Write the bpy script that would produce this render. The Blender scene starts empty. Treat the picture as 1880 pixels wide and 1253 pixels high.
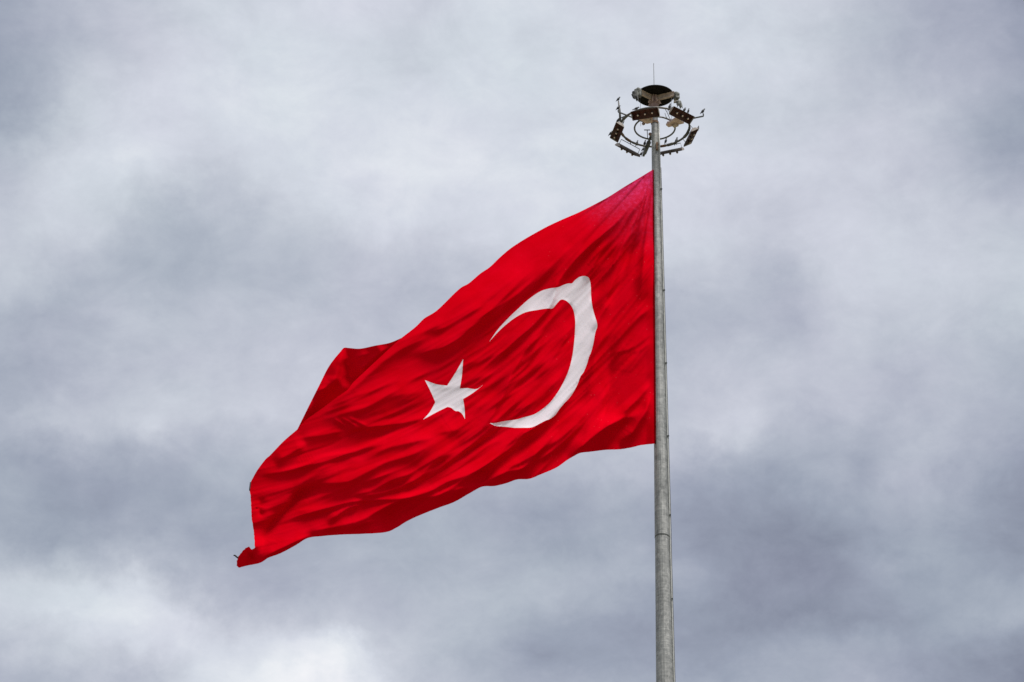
import bpy, bmesh, math, random
import numpy as np
from mathutils import Vector, Matrix, noise as mnoise
from mathutils.geometry import delaunay_2d_cdt

random.seed(7)
rng = np.random.default_rng(7)
C = bpy.context.scene
COL = C.collection
R = math.radians

# ------------------------------------------------------------------ camera
F_PX = 9400.0                     # focal length in pixels of the 1880 px wide photograph
PITCH = 32.0
CAM = np.array((0.0, 0.0, 1.7))
cam_d = bpy.data.cameras.new("camera")
cam = bpy.data.objects.new("camera", cam_d)
COL.objects.link(cam)
cam.location = CAM
cam.rotation_euler = (R(90 + PITCH), 0, 0)
cam_d.sensor_width = 36.0
cam_d.lens = 36.0 * F_PX / 1880.0
cam_d.clip_start = 0.5
cam_d.clip_end = 20000
C.camera = cam

# ------------------------------------------------------------------ exposure
C.view_settings.view_transform = 'Standard'
C.view_settings.look = 'None'
C.view_settings.exposure = 0.0
C.view_settings.gamma = 1.0
C.view_settings.use_curve_mapping = False
C.cycles.max_bounces = 8

SUN_EL, SUN_AZ = 63.0, 134.0      # azimuth from +Y (north) clockwise: behind and to the right of the camera

sp, cp = math.sin(R(PITCH)), math.cos(R(PITCH))
def rays(px, py):
    """direction of the photograph's pixels, scaled to unit depth along the optical axis"""
    px = np.asarray(px, float); py = np.asarray(py, float)
    x = (px - 940.0) / F_PX
    u = (626.5 - py) / F_PX
    return np.stack([x, cp - u * sp, sp + u * cp], axis=-1)

# ------------------------------------------------------------------ world: overcast sky
world = bpy.data.worlds.new("World")
C.world = world
world.use_nodes = True
wt = world.node_tree
wt.nodes.clear()
def wn(kind, **kw):
    n = wt.nodes.new(kind)
    for k, v in kw.items():
        setattr(n, k, v)
    return n
def wmath(op, a, b=None, c=None, clamp=False):
    n = wn('ShaderNodeMath', operation=op, use_clamp=clamp)
    for i, v in enumerate((a, b, c)):
        if v is None: continue
        if isinstance(v, (int, float)): n.inputs[i].default_value = v
        else: wt.links.new(v, n.inputs[i])
    return n.outputs[0]
def wnoise(vec, scale, detail=4, rough=0.5, dist=0.0):
    n = wn('ShaderNodeTexNoise', noise_dimensions='3D')
    wt.links.new(vec, n.inputs['Vector'])
    n.inputs['Scale'].default_value = scale
    n.inputs['Detail'].default_value = detail
    n.inputs['Roughness'].default_value = rough
    n.inputs['Distortion'].default_value = dist
    return n

# brightness of the cloud deck, by height in the picture and across it (x, value pairs)
SKY = {
 0:   "0 172 80 180 160 187 320 196 480 206 630 209 780 198 900 212 960 206 1120 205 1280 214 1340 202 1440 205 1500 200 1600 180 1760 167 1880 156",
 110: "0 162 60 170 160 184 320 204 480 212 640 207 780 200 900 214 960 208 1120 206 1280 208 1440 210 1520 193 1600 184 1760 174 1880 160",
 220: "0 159 50 166 100 185 130 201 320 211 480 217 640 215 800 212 960 208 1120 210 1280 207 1440 202 1500 196 1600 195 1690 197 1760 184 1880 165",
 320: "0 186 80 203 160 211 240 215 320 213 400 204 480 210 560 216 640 218 800 220 960 219 1120 211 1280 212 1440 204 1600 202 1680 192 1760 182 1880 165",
 430: "0 198 100 207 140 205 240 184 320 176 400 182 480 188 560 197 640 201 800 204 900 209 1280 209 1340 200 1420 196 1480 205 1600 202 1700 200 1760 187 1820 196 1880 178",
 485: "0 196 100 198 160 190 240 178 320 174 400 180 480 186 560 187 640 189 800 196 1280 197 1360 193 1440 184 1500 200 1600 201 1760 199 1880 190",
 540: "0 192 80 186 160 182 240 176 320 178 400 184 480 184 560 180 640 184 700 187 1280 183 1370 185 1440 178 1500 195 1600 200 1760 198 1880 198",
 600: "0 180 80 168 140 172 200 184 260 195 330 184 420 190 560 187 640 188 1280 178 1380 178 1470 181 1510 196 1600 197 1760 196 1880 198",
 650: "0 182 80 184 160 178 240 180 320 186 480 190 560 192 640 192 1280 183 1360 190 1440 186 1560 192 1680 188 1800 184 1880 184",
 700: "0 170 60 172 160 184 240 194 320 190 480 196 560 196 1280 190 1360 192 1440 190 1560 188 1640 182 1760 184 1880 182",
 760: "0 168 80 188 160 192 280 200 400 202 480 204 540 200 1240 194 1280 196 1360 206 1440 188 1600 188 1760 180 1880 174",
 800: "0 182 100 196 200 184 280 206 340 194 420 190 1180 190 1260 198 1300 200 1360 192 1440 182 1520 178 1600 177 1700 190 1760 182 1880 172",
 870: "0 172 100 164 200 168 320 172 440 178 1000 182 1100 184 1180 183 1280 166 1350 163 1440 168 1520 178 1600 169 1700 185 1760 178 1880 155",
 940: "0 168 80 158 160 160 320 164 400 170 900 170 1000 164 1100 166 1180 166 1280 155 1440 152 1520 165 1600 165 1700 176 1760 164 1840 150 1880 148",
 1000:"0 166 60 158 160 166 320 168 440 168 560 176 640 180 760 180 880 178 960 172 1040 168 1160 176 1280 156 1330 152 1440 145 1500 144 1570 152 1640 172 1760 164 1880 152",
 1050:"0 178 60 188 150 182 260 186 320 178 480 172 640 178 760 176 900 182 1060 184 1160 178 1240 172 1280 168 1340 155 1440 150 1520 148 1600 164 1700 175 1780 168 1880 160",
 1100:"0 203 60 208 120 206 200 213 300 210 340 186 400 180 560 178 640 184 800 184 900 186 1000 182 1100 172 1200 164 1280 160 1360 152 1440 156 1560 154 1640 160 1760 168 1880 174",
 1150:"0 207 100 212 220 219 300 221 380 202 440 192 560 190 640 188 700 188 800 184 900 178 1000 166 1120 160 1200 156 1280 150 1360 148 1440 150 1560 152 1640 152 1760 172 1880 178",
 1200:"0 190 80 196 160 198 240 210 320 214 400 214 500 212 560 224 620 216 680 229 712 205 800 184 900 172 1000 158 1100 160 1200 160 1280 156 1360 158 1440 165 1560 172 1640 170 1760 160 1880 152",
 1253:"0 178 100 180 200 184 240 180 320 204 440 222 560 231 650 232 700 215 740 192 860 184 960 172 1040 168 1160 172 1280 168 1440 172 1540 176 1640 168 1760 150 1880 140",
}
sky_rows = sorted(SKY)
sky_x = np.linspace(-40, 1920, 32)
tab = []
for y in sky_rows:
    v = np.array([float(t) for t in SKY[y].split()])
    tab.append(np.interp(sky_x, v[0::2], v[1::2]))
tab = np.array(tab)
tab = 186 + (tab - 186) * 1.16 + 1.0
ys_fine = []
for a, b in zip(sky_rows[:-1], sky_rows[1:]):
    ys_fine += [a, 0.5 * (a + b)] if b - a > 60 else [a]
ys_fine = [-30.0] + ys_fine + [1253.0, 1285.0]
tab_f = np.array([[np.interp(y, sky_rows, tab[:, j]) for j in range(len(sky_x))] for y in ys_fine])
k = np.array([.25, .5, .25])                     # soften the kinks between the tabled heights
sm = tab_f.copy()
sm[1:-1] = .1 * tab_f[:-2] + .8 * tab_f[1:-1] + .1 * tab_f[2:]
tab_f = sm

tc = wn('ShaderNodeTexCoord')
gen = tc.outputs['Generated']
nw = wnoise(gen, 50, 10, 0.60)
off = wn('ShaderNodeVectorMath', operation='SUBTRACT')
wt.links.new(nw.outputs['Color'], off.inputs[0]); off.inputs[1].default_value = (.5, .5, .5)
sc_ = wn('ShaderNodeVectorMath', operation='SCALE')
wt.links.new(off.outputs[0], sc_.inputs[0]); sc_.inputs['Scale'].default_value = 0.016
add_ = wn('ShaderNodeVectorMath', operation='ADD')
wt.links.new(gen, add_.inputs[0]); wt.links.new(sc_.outputs[0], add_.inputs[1])
nw2 = wnoise(gen, 170, 6, 0.6)
off2 = wn('ShaderNodeVectorMath', operation='SUBTRACT')
wt.links.new(nw2.outputs['Color'], off2.inputs[0]); off2.inputs[1].default_value = (.5, .5, .5)
sc2 = wn('ShaderNodeVectorMath', operation='SCALE')
wt.links.new(off2.outputs[0], sc2.inputs[0]); sc2.inputs['Scale'].default_value = 0.0065
add2 = wn('ShaderNodeVectorMath', operation='ADD')
wt.links.new(add_.outputs[0], add2.inputs[0]); wt.links.new(sc2.outputs[0], add2.inputs[1])
nrm = wn('ShaderNodeVectorMath', operation='NORMALIZE')
wt.links.new(add2.outputs[0], nrm.inputs[0])
sep = wn('ShaderNodeSeparateXYZ'); wt.links.new(nrm.outputs[0], sep.inputs[0])
az = wmath('ARCTAN2', sep.outputs['X'], sep.outputs['Y'])
el = wmath('ARCSINE', sep.outputs['Z'])
AZ0, AZ1 = -0.135, 0.135
u_ = wmath('DIVIDE', wmath('SUBTRACT', az, AZ0), AZ1 - AZ0)
val = None
prev_el = None
for y, row in sorted(zip(ys_fine, tab_f.tolist()), key=lambda t: -t[0]):
    d = rays(sky_x, np.full_like(sky_x, y))
    a_ = np.arctan2(d[:, 0], d[:, 1])
    e_ = float(np.arctan2(*[float(v) for v in (rays(940, y)[2], rays(940, y)[1])]))
    rp = wn('ShaderNodeValToRGB')
    cr = rp.color_ramp
    cr.interpolation = 'CARDINAL'
    pos = (a_ - AZ0) / (AZ1 - AZ0)
    cr.elements[0].position = float(pos[0]); cr.elements[1].position = float(pos[-1])
    for p in pos[1:-1]:
        cr.elements.new(float(p))
    for elem, L in zip(cr.elements, row):
        elem.color = (L / 255, L / 255, L / 255, 1)
    wt.links.new(u_, rp.inputs[0])
    if val is None:
        val = rp.outputs[0]
    else:
        f = wmath('DIVIDE', wmath('SUBTRACT', el, prev_el), e_ - prev_el, clamp=True)
        mx = wn('ShaderNodeMix', data_type='FLOAT')
        wt.links.new(f, mx.inputs[0]); wt.links.new(val, mx.inputs[2]); wt.links.new(rp.outputs[0], mx.inputs[3])
        val = mx.outputs[0]
    prev_el = e_
# wisps: two scales of cloud texture, stretched along the deck
mp = wn('ShaderNodeMapping'); mp.inputs['Scale'].default_value = (1.0, 1.0, 1.55); mp.inputs['Rotation'].default_value = (0, R(20), 0)
wt.links.new(gen, mp.inputs['Vector'])
n1 = wnoise(mp.outputs[0], 56, 11, 0.66, 0.3)
n2 = wnoise(mp.outputs[0], 170, 8, 0.66, 0.3)
val = wmath('ADD', val, wmath('MULTIPLY', wmath('SUBTRACT', n1.outputs[0], 0.5), 0.155))
val = wmath('ADD', val, wmath('MULTIPLY', wmath('SUBTRACT', n2.outputs[0], 0.5), 0.042))
# the rest of the sky: overcast deck, brighter towards the zenith
sep2 = wn('ShaderNodeSeparateXYZ'); wt.links.new(gen, sep2.inputs[0])
n3 = wnoise(gen, 3.2, 8, 0.55, 0.4)
up = wmath('MAXIMUM', sep2.outputs['Z'], 0.0)
gen_v = wmath('ADD', wmath('MULTIPLY_ADD', up, 0.27, 0.60), wmath('MULTIPLY', wmath('SUBTRACT', n3.outputs[0], 0.5), 0.45))
az2 = wmath('ARCTAN2', sep2.outputs['X'], sep2.outputs['Y'])
el2 = wmath('ARCSINE', sep2.outputs['Z'])
ma = wn('ShaderNodeMapRange', interpolation_type='SMOOTHSTEP'); wt.links.new(wmath('ABSOLUTE', az2), ma.inputs[0])
ma.inputs[1].default_value = .125; ma.inputs[2].default_value = .17; ma.inputs[3].default_value = 1; ma.inputs[4].default_value = 0
me_ = wn('ShaderNodeMapRange', interpolation_type='SMOOTHSTEP'); wt.links.new(wmath('ABSOLUTE', wmath('SUBTRACT', el2, R(PITCH))), me_.inputs[0])
me_.inputs[1].default_value = .071; me_.inputs[2].default_value = .115; me_.inputs[3].default_value = 1; me_.inputs[4].default_value = 0
mk = wmath('MULTIPLY', ma.outputs[0], me_.outputs[0])
mx = wn('ShaderNodeMix', data_type='FLOAT'); wt.links.new(mk, mx.inputs[0]); wt.links.new(gen_v, mx.inputs[2]); wt.links.new(val, mx.inputs[3])
val = mx.outputs[0]
# brightness -> cloud colour (pale lilac grey when thin, slate when thick)
def lin(v): v = v / 255; return v / 12.92 if v <= .04045 else ((v + .055) / 1.055) ** 2.4
tone = wn('ShaderNodeValToRGB')
tone.color_ramp.interpolation = 'LINEAR'
stops = [(90, 84, 91, 108), (140, 136, 143, 161), (160, 156, 164, 181), (180, 177, 184, 198), (200, 198, 204, 215), (215, 212, 218, 228), (232, 229, 234, 240), (250, 249, 250, 252)]
cr = tone.color_ramp
cr.elements[0].position = stops[0][0] / 255; cr.elements[1].position = stops[-1][0] / 255
for s in stops[1:-1]: cr.elements.new(s[0] / 255)
SKY_STRENGTH = 0.1
for e, s in zip(cr.elements, stops): e.color = (lin(s[1]), lin(s[2]), lin(s[3]), 1)
wt.links.new(val, tone.inputs[0])
# slow drifts of lilac and teal in the deck
n4 = wnoise(mp.outputs[0], 22, 3, 0.5)
tint = wn('ShaderNodeValToRGB')
tint.color_ramp.elements[0].position = .35; tint.color_ramp.elements[0].color = (1.016, .989, 1.010, 1)
tint.color_ramp.elements[1].position = .65; tint.color_ramp.elements[1].color = (.99, 1.005, .995, 1)
wt.links.new(n4.outputs[0], tint.inputs[0])
vm = wn('ShaderNodeVectorMath', operation='MULTIPLY'); wt.links.new(tone.outputs[0], vm.inputs[0]); wt.links.new(tint.outputs[0], vm.inputs[1])
vs = wn('ShaderNodeVectorMath', operation='SCALE'); wt.links.new(vm.outputs[0], vs.inputs[0]); vs.inputs['Scale'].default_value = 1.0 / SKY_STRENGTH
nish = wn('ShaderNodeTexSky', sky_type='NISHITA')
nish.sun_disc = False; nish.sun_elevation = R(SUN_EL); nish.sun_rotation = R(SUN_AZ)
mc = wn('ShaderNodeMix', data_type='RGBA'); mc.inputs[0].default_value = 0.985      # cloud cover over the clear sky
wt.links.new(nish.outputs[0], mc.inputs[6]); wt.links.new(vs.outputs[0], mc.inputs[7])
bg = wn('ShaderNodeBackground'); bg.inputs['Strength'].default_value = SKY_STRENGTH
wt.links.new(mc.outputs[2], bg.inputs[0])
wo = wn('ShaderNodeOutputWorld'); wt.links.new(bg.outputs[0], wo.inputs[0])

# ------------------------------------------------------------------ sun behind the clouds
sun_d = bpy.data.lights.new("sun", 'SUN')
sun_d.energy = 4.1
sun_d.angle = R(21)
sun_d.color = (1.0, 0.965, 0.92)
sun = bpy.data.objects.new("sun", sun_d)
COL.objects.link(sun)
sd = Vector((math.sin(R(SUN_AZ)) * math.cos(R(SUN_EL)), math.cos(R(SUN_AZ)) * math.cos(R(SUN_EL)), math.sin(R(SUN_EL))))
sun.rotation_euler = sd.to_track_quat('Z', 'Y').to_euler()
sun.location = (20, -40, 160)

# ------------------------------------------------------------------ helpers
def tag(o, label=None, cat=None, group=None, kind=None):
    if label: o['label'] = label
    if cat: o['category'] = cat
    if group: o['group'] = group
    if kind: o['kind'] = kind
    return o
def empty(name, loc):
    o = bpy.data.objects.new(name, None)
    o.empty_display_size = 0.5
    o.location = loc
    COL.objects.link(o)
    return o
def link_mesh(name, verts, faces, mat, parent=None, smooth=True, loc=(0, 0, 0)):
    me = bpy.data.meshes.new(name)
    me.from_pydata([tuple(map(float, v)) for v in verts], [], faces)
    me.validate()
    me.update()
    me.polygons.foreach_set('use_smooth', [smooth] * len(me.polygons))
    me.materials.append(mat)
    o = bpy.data.objects.new(name, me)
    COL.objects.link(o)
    o.location = loc
    if parent: o.parent = parent
    return o
class MB:
    """collects shapes into one mesh"""
    def __init__(s): s.v, s.f = [], []
    def add(s, v, f):
        n = len(s.v)
        s.v += [Vector(p) for p in v]
        s.f += [tuple(i + n for i in q) for q in f]
    def tube(s, pts, rad, n=8, closed=False, cap=True):
        pts = [Vector(p) for p in pts]
        m = len(pts)
        rads = rad if hasattr(rad, '__len__') else [rad] * m
        v, f = [], []
        ref = None
        for i, p in enumerate(pts):
            if closed: d = pts[(i + 1) % m] - pts[i - 1]
            else: d = pts[min(i + 1, m - 1)] - pts[max(i - 1, 0)]
            d.normalize()
            if ref is None:
                ref = Vector((0, 0, 1)) if abs(d.z) < .9 else Vector((1, 0, 0))
            a = d.cross(ref).normalized(); b = a.cross(d).normalized()
            ref = b
            for k_ in range(n):
                t = 2 * math.pi * k_ / n
                v.append(p + (a * math.cos(t) + b * math.sin(t)) * rads[i])
        for i in range(m if closed else m - 1):
            for k_ in range(n):
                f.append((i * n + k_, i * n + (k_ + 1) % n, ((i + 1) % m) * n + (k_ + 1) % n, ((i + 1) % m) * n + k_))
        if not closed and cap:
            f.append(tuple(range(n - 1, -1, -1))); f.append(tuple(range((m - 1) * n, m * n)))
        s.add(v, f)
    def box(s, c, ax, ay, az_, sx, sy, sz):
        c = Vector(c); ax = Vector(ax) * sx / 2; ay = Vector(ay) * sy / 2; az_ = Vector(az_) * sz / 2
        v = [c + ax * i + ay * j + az_ * k_ for i in (-1, 1) for j in (-1, 1) for k_ in (-1, 1)]
        s.add(v, [(0, 1, 3, 2), (4, 6, 7, 5), (0, 4, 5, 1), (2, 3, 7, 6), (0, 2, 6, 4), (1, 5, 7, 3)])
    def lathe(s, prof, n=24, centre=(0, 0, 0)):
        c = Vector(centre); v, f = [], []
        for (r_, z) in prof:
            for k_ in range(n):
                t = 2 * math.pi * k_ / n
                v.append(c + Vector((r_ * math.cos(t), r_ * math.sin(t), z)))
        for i in range(len(prof) - 1):
            for k_ in range(n):
                f.append((i * n + k_, i * n + (k_ + 1) % n, (i + 1) * n + (k_ + 1) % n, (i + 1) * n + k_))
        f.append(tuple(range(n - 1, -1, -1))); f.append(tuple(range((len(prof) - 1) * n, len(prof) * n)))
        s.add(v, f)
    def ball(s, c, r_, n=10, squash=(1, 1, 1)):
        c = Vector(c); v, f = [], []
        for i in range(n + 1):
            ph = math.pi * i / n
            for k_ in range(n):
                t = 2 * math.pi * k_ / n
                rr = max(math.sin(ph), .02) * r_
                v.append(c + Vector((rr * math.cos(t) * squash[0], rr * math.sin(t) * squash[1], r_ * math.cos(ph) * squash[2])))
        for i in range(n):
            for k_ in range(n):
                f.append((i * n + k_, (i + 1) * n + k_, (i + 1) * n + (k_ + 1) % n, i * n + (k_ + 1) % n))
        s.add(v, f)
    def build(s, name, mat, parent=None, smooth=False, loc=(0, 0, 0), bevel=0):
        o = link_mesh(name, s.v, s.f, mat, parent, smooth, loc)
        if bevel:
            m = o.modifiers.new('bevel', 'BEVEL'); m.width = bevel; m.segments = 2; m.limit_method = 'ANGLE'
        return o

# ------------------------------------------------------------------ materials
def new_mat(name):
    m = bpy.data.materials.new(name)
    m.use_nodes = True
    nt = m.node_tree
    b = nt.nodes['Principled BSDF']
    return m, nt, b
def noise_node(nt, scale, detail=4, rough=.5, vec=None, mapscale=None, coord='Object'):
    t = nt.nodes.new('ShaderNodeTexCoord')
    src = t.outputs[coord]
    if mapscale:
        mpn = nt.nodes.new('ShaderNodeMapping'); mpn.inputs['Scale'].default_value = mapscale
        nt.links.new(src, mpn.inputs[0]); src = mpn.outputs[0]
    n = nt.nodes.new('ShaderNodeTexNoise')
    nt.links.new(src, n.inputs['Vector'])
    n.inputs['Scale'].default_value = scale; n.inputs['Detail'].default_value = detail; n.inputs['Roughness'].default_value = rough
    return n
def ramp_node(nt, src, stops):
    r_ = nt.nodes.new('ShaderNodeValToRGB')
    e = r_.color_ramp.elements
    e[0].position, e[0].color = stops[0][0], (*stops[0][1], 1)
    e[1].position, e[1].color = stops[-1][0], (*stops[-1][1], 1)
    for p, c in stops[1:-1]:
        q = e.new(p); q.color = (*c, 1)
    nt.links.new(src, r_.inputs[0])
    return r_
def worn(name, c0, c1, rough=.6, metal=0.0, scale=6, mapscale=None, detail=6):
    m, nt, b = new_mat(name)
    n = noise_node(nt, scale, detail, .6, mapscale=mapscale)
    r_ = ramp_node(nt, n.outputs[0], [(.35, c0), (.65, c1)])
    nt.links.new(r_.outputs[0], b.inputs['Base Color'])
    b.inputs['Roughness'].default_value = rough; b.inputs['Metallic'].default_value = metal
    return m
M_steel_dark = worn('dark_weathered_steel', (.055, .06, .06), (.12, .125, .12), .55, .3, 9)
M_ring = worn('ring_tube_steel', (.075, .075, .072), (.19, .18, .165), .5, .35, 12)
M_dish = worn('dish_dark_paint', (.006, .006, .0055), (.016, .013, .011), .7, 0, 5)
M_dish.node_tree.nodes['Principled BSDF'].inputs['Specular IOR Level'].default_value = .08
M_beam = worn('beam_primer', (.36, .28, .24), (.55, .44, .37), .7, 0, 8)
M_pink = worn('faded_primer_plate', (.52, .36, .32), (.70, .54, .48), .7, 0, 9)
M_neck = worn('neck_brown_primer', (.20, .125, .115), (.34, .23, .20), .7, 0, 9)
M_housing = worn('floodlight_housing', (.036, .025, .019), (.085, .06, .046), .55, .1, 14)
M_face = worn('floodlight_brown_face', (.040, .015, .012), (.080, .030, .025), .4, 0, 10)
M_face.node_tree.nodes['Principled BSDF'].inputs['Specular IOR Level'].default_value = .2
M_plate = worn('end_plate_paint', (.26, .22, .20), (.42, .37, .34), .6, 0, 12)
M_lamp = worn('lamp_glass', (.55, .42, .34), (.75, .62, .52), .35, 0, 20)
M_lampbody = worn('lamp_body', (.05, .04, .035), (.10, .075, .065), .5, 0, 20)
M_cover = worn('torn_grey_cover', (.08, .082, .075), (.25, .25, .23), .8, 0, 7)
M_cover_dark = worn('torn_dark_cover', (.03, .03, .032), (.11, .11, .11), .8, 0, 9)
M_rust = worn('rusty_bracket', (.10, .055, .035), (.26, .16, .10), .8, .1, 14)
M_bird = worn('dark_plumage', (.010, .011, .014), (.03, .03, .034), .55, 0, 30)
M_conduit = worn('conduit_grey', (.34, .345, .33), (.46, .46, .44), .5, .2, 6)
M_wire = worn('wire_steel', (.12, .12, .12), (.2, .2, .2), .5, .4, 10)

# galvanised pole: spangle, drip streaks, ring scuffs
M_pole, nt, b = new_mat('galvanised_pole')
vor = nt.nodes.new('ShaderNodeTexVoronoi')
tcn = nt.nodes.new('ShaderNodeTexCoord')
mpn = nt.nodes.new('ShaderNodeMapping'); mpn.inputs['Scale'].default_value = (1, 1, .55)
nt.links.new(tcn.outputs['Object'], mpn.inputs[0]); nt.links.new(mpn.outputs[0], vor.inputs['Vector'])
vor.inputs['Scale'].default_value = 11
n_big = noise_node(nt, 2.4, 8, .68, mapscale=(1, 1, .5))
n_ring = noise_node(nt, 3.0, 5, .7, mapscale=(.35, .35, 5.0))
n_str = noise_node(nt, 7.0, 4, .6, mapscale=(1, 1, .05))
def mixf(nt, a, b_, f):
    m = nt.nodes.new('ShaderNodeMix'); m.data_type = 'FLOAT'; m.inputs[0].default_value = f
    nt.links.new(a, m.inputs[2]); nt.links.new(b_, m.inputs[3]); return m.outputs[0]
sepc = nt.nodes.new('ShaderNodeSeparateColor'); nt.links.new(vor.outputs['Color'], sepc.inputs[0])
mm = mixf(nt, n_big.outputs[0], sepc.outputs[0], .22)
mm = mixf(nt, mm, n_ring.outputs[0], .38)
mm = mixf(nt, mm, n_str.outputs[0], .25)
r_ = ramp_node(nt, mm, [(.36, (.13, .133, .13)), (.47, (.225, .228, .222)), (.54, (.30, .30, .29)), (.65, (.43, .427, .41))])
nt.links.new(r_.outputs[0], b.inputs['Base Color'])
b.inputs['Metallic'].default_value = .25; b.inputs['Roughness'].default_value = .55
bp = nt.nodes.new('ShaderNodeBump'); bp.inputs['Strength'].default_value = .25; bp.inputs['Distance'].default_value = .02
nt.links.new(n_ring.outputs[0], bp.inputs['Height']); nt.links.new(bp.outputs[0], b.inputs['Normal'])

def cloth_mat(name, c0, c1, transl, t_col, specks=None, bump=.18):
    m, nt, b = new_mat(name)
    n = noise_node(nt, 1.1, 5, .55)
    r_ = ramp_node(nt, n.outputs[0], [(.3, c0), (.7, c1)])
    col = r_.outputs[0]
    if specks:
        # speckled pink tint near the upper hoist corner and scattered pale flecks
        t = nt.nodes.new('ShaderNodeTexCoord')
        att = nt.nodes.new('ShaderNodeAttribute'); att.attribute_name = 'corner_tint'
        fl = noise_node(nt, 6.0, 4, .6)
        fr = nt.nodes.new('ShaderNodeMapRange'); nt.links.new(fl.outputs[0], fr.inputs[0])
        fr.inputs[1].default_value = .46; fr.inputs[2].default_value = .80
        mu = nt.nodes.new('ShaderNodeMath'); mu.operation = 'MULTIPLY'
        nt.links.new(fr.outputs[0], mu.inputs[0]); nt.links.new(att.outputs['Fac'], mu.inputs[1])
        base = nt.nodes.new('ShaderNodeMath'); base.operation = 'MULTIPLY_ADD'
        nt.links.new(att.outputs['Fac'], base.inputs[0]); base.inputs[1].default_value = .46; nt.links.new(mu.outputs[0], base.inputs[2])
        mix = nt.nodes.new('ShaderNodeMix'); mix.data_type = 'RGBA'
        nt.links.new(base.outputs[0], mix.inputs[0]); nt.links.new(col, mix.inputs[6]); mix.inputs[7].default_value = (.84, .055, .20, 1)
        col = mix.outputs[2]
        fleck = nt.nodes.new('ShaderNodeTexVoronoi'); fleck.inputs['Scale'].default_value = 3.4
        nt.links.new(t.outputs['Object'], fleck.inputs['Vector'])
        fm = nt.nodes.new('ShaderNodeMapRange'); nt.links.new(fleck.outputs['Distance'], fm.inputs[0])
        fm.inputs[1].default_value = .09; fm.inputs[2].default_value = .04; fm.inputs[3].default_value = 0; fm.inputs[4].default_value = .15
        att2 = nt.nodes.new('ShaderNodeAttribute'); att2.attribute_name = 'flecks'
        fmu = nt.nodes.new('ShaderNodeMath'); fmu.operation = 'MULTIPLY'
        nt.links.new(fm.outputs[0], fmu.inputs[0]); nt.links.new(att2.outputs['Fac'], fmu.inputs[1])
        mix2 = nt.nodes.new('ShaderNodeMix'); mix2.data_type = 'RGBA'
        nt.links.new(fmu.outputs[0], mix2.inputs[0]); nt.links.new(col, mix2.inputs[6]); mix2.inputs[7].default_value = (.8, .22, .24, 1)
        col = mix2.outputs[2]
    nt.links.new(col, b.inputs['Base Color'])
    b.inputs['Roughness'].default_value = .85
    b.inputs['Specular IOR Level'].default_value = .0
    wv = noise_node(nt, 26, 3, .6)
    bp = nt.nodes.new('ShaderNodeBump'); bp.inputs['Strength'].default_value = bump; bp.inputs['Distance'].default_value = .02
    nt.links.new(wv.outputs[0], bp.inputs['Height']); nt.links.new(bp.outputs[0], b.inputs['Normal'])
    tr = nt.nodes.new('ShaderNodeBsdfTranslucent')
    if t_col: tr.inputs[0].default_value = (*t_col, 1)
    else: nt.links.new(col, tr.inputs[0])
    nt.links.new(bp.outputs[0], tr.inputs['Normal'])
    ms = nt.nodes.new('ShaderNodeMixShader'); ms.inputs[0].default_value = transl
    out = nt.nodes['Material Output']
    nt.links.new(b.outputs[0], ms.inputs[1]); nt.links.new(tr.outputs[0], ms.inputs[2]); nt.links.new(ms.outputs[0], out.inputs[0])
    return m
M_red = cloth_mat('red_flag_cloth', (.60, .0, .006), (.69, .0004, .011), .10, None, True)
M_white = cloth_mat('white_flag_cloth', (.89, .80, .86), (.92, .83, .89), .30, None, None, .06)
M_hem = cloth_mat('hem_cord', (.10, .0, .0), (.2, .004, .006), .0, (.1, 0, 0))
M_black_cord = worn('dark_cord', (.015, .013, .015), (.03, .025, .03), .8, 0, 20)

# ------------------------------------------------------------------ where the pole stands
DEPTH0 = 204.0                                   # metres along the optical axis at mid frame
Y0 = DEPTH0 * cp
X0 = 269.2 * DEPTH0 / F_PX
def pole_at(py):
    """height on the pole axis and metres per photo pixel there"""
    e = R(PITCH) + math.atan((626.5 - py) / F_PX)
    z = CAM[2] + Y0 * math.tan(e)
    depth = Y0 * cp + (z - CAM[2]) * sp
    return z, depth / F_PX

# ------------------------------------------------------------------ ground
g, nt, b = new_mat('park_ground')
gn = noise_node(nt, .05, 8, .6)
gr = ramp_node(nt, gn.outputs[0], [(.35, (.11, .13, .06)), (.5, (.17, .17, .10)), (.65, (.24, .22, .17))])
nt.links.new(gr.outputs[0], b.inputs['Base Color']); b.inputs['Roughness'].default_value = .95
ground = link_mesh('ground', [(-9000, -9000, 0), (9000, -9000, 0), (9000, 9000, 0), (-9000, 9000, 0)], [(0, 1, 2, 3)], g, smooth=False)
tag(ground, 'wide park ground around the foot of the flagpole', 'ground', kind='structure')
pl = MB(); pl.lathe([(4.5, 0.004), (4.5, .16), (4.42, .2)], 48, (X0, Y0, 0))
M_conc = worn('concrete', (.28, .27, .25), (.40, .39, .36), .85, 0, 1.5)
pav = pl.build('pavement', M_conc); tag(pav, 'round concrete plinth under the flagpole', 'pavement', kind='structure')

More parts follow.
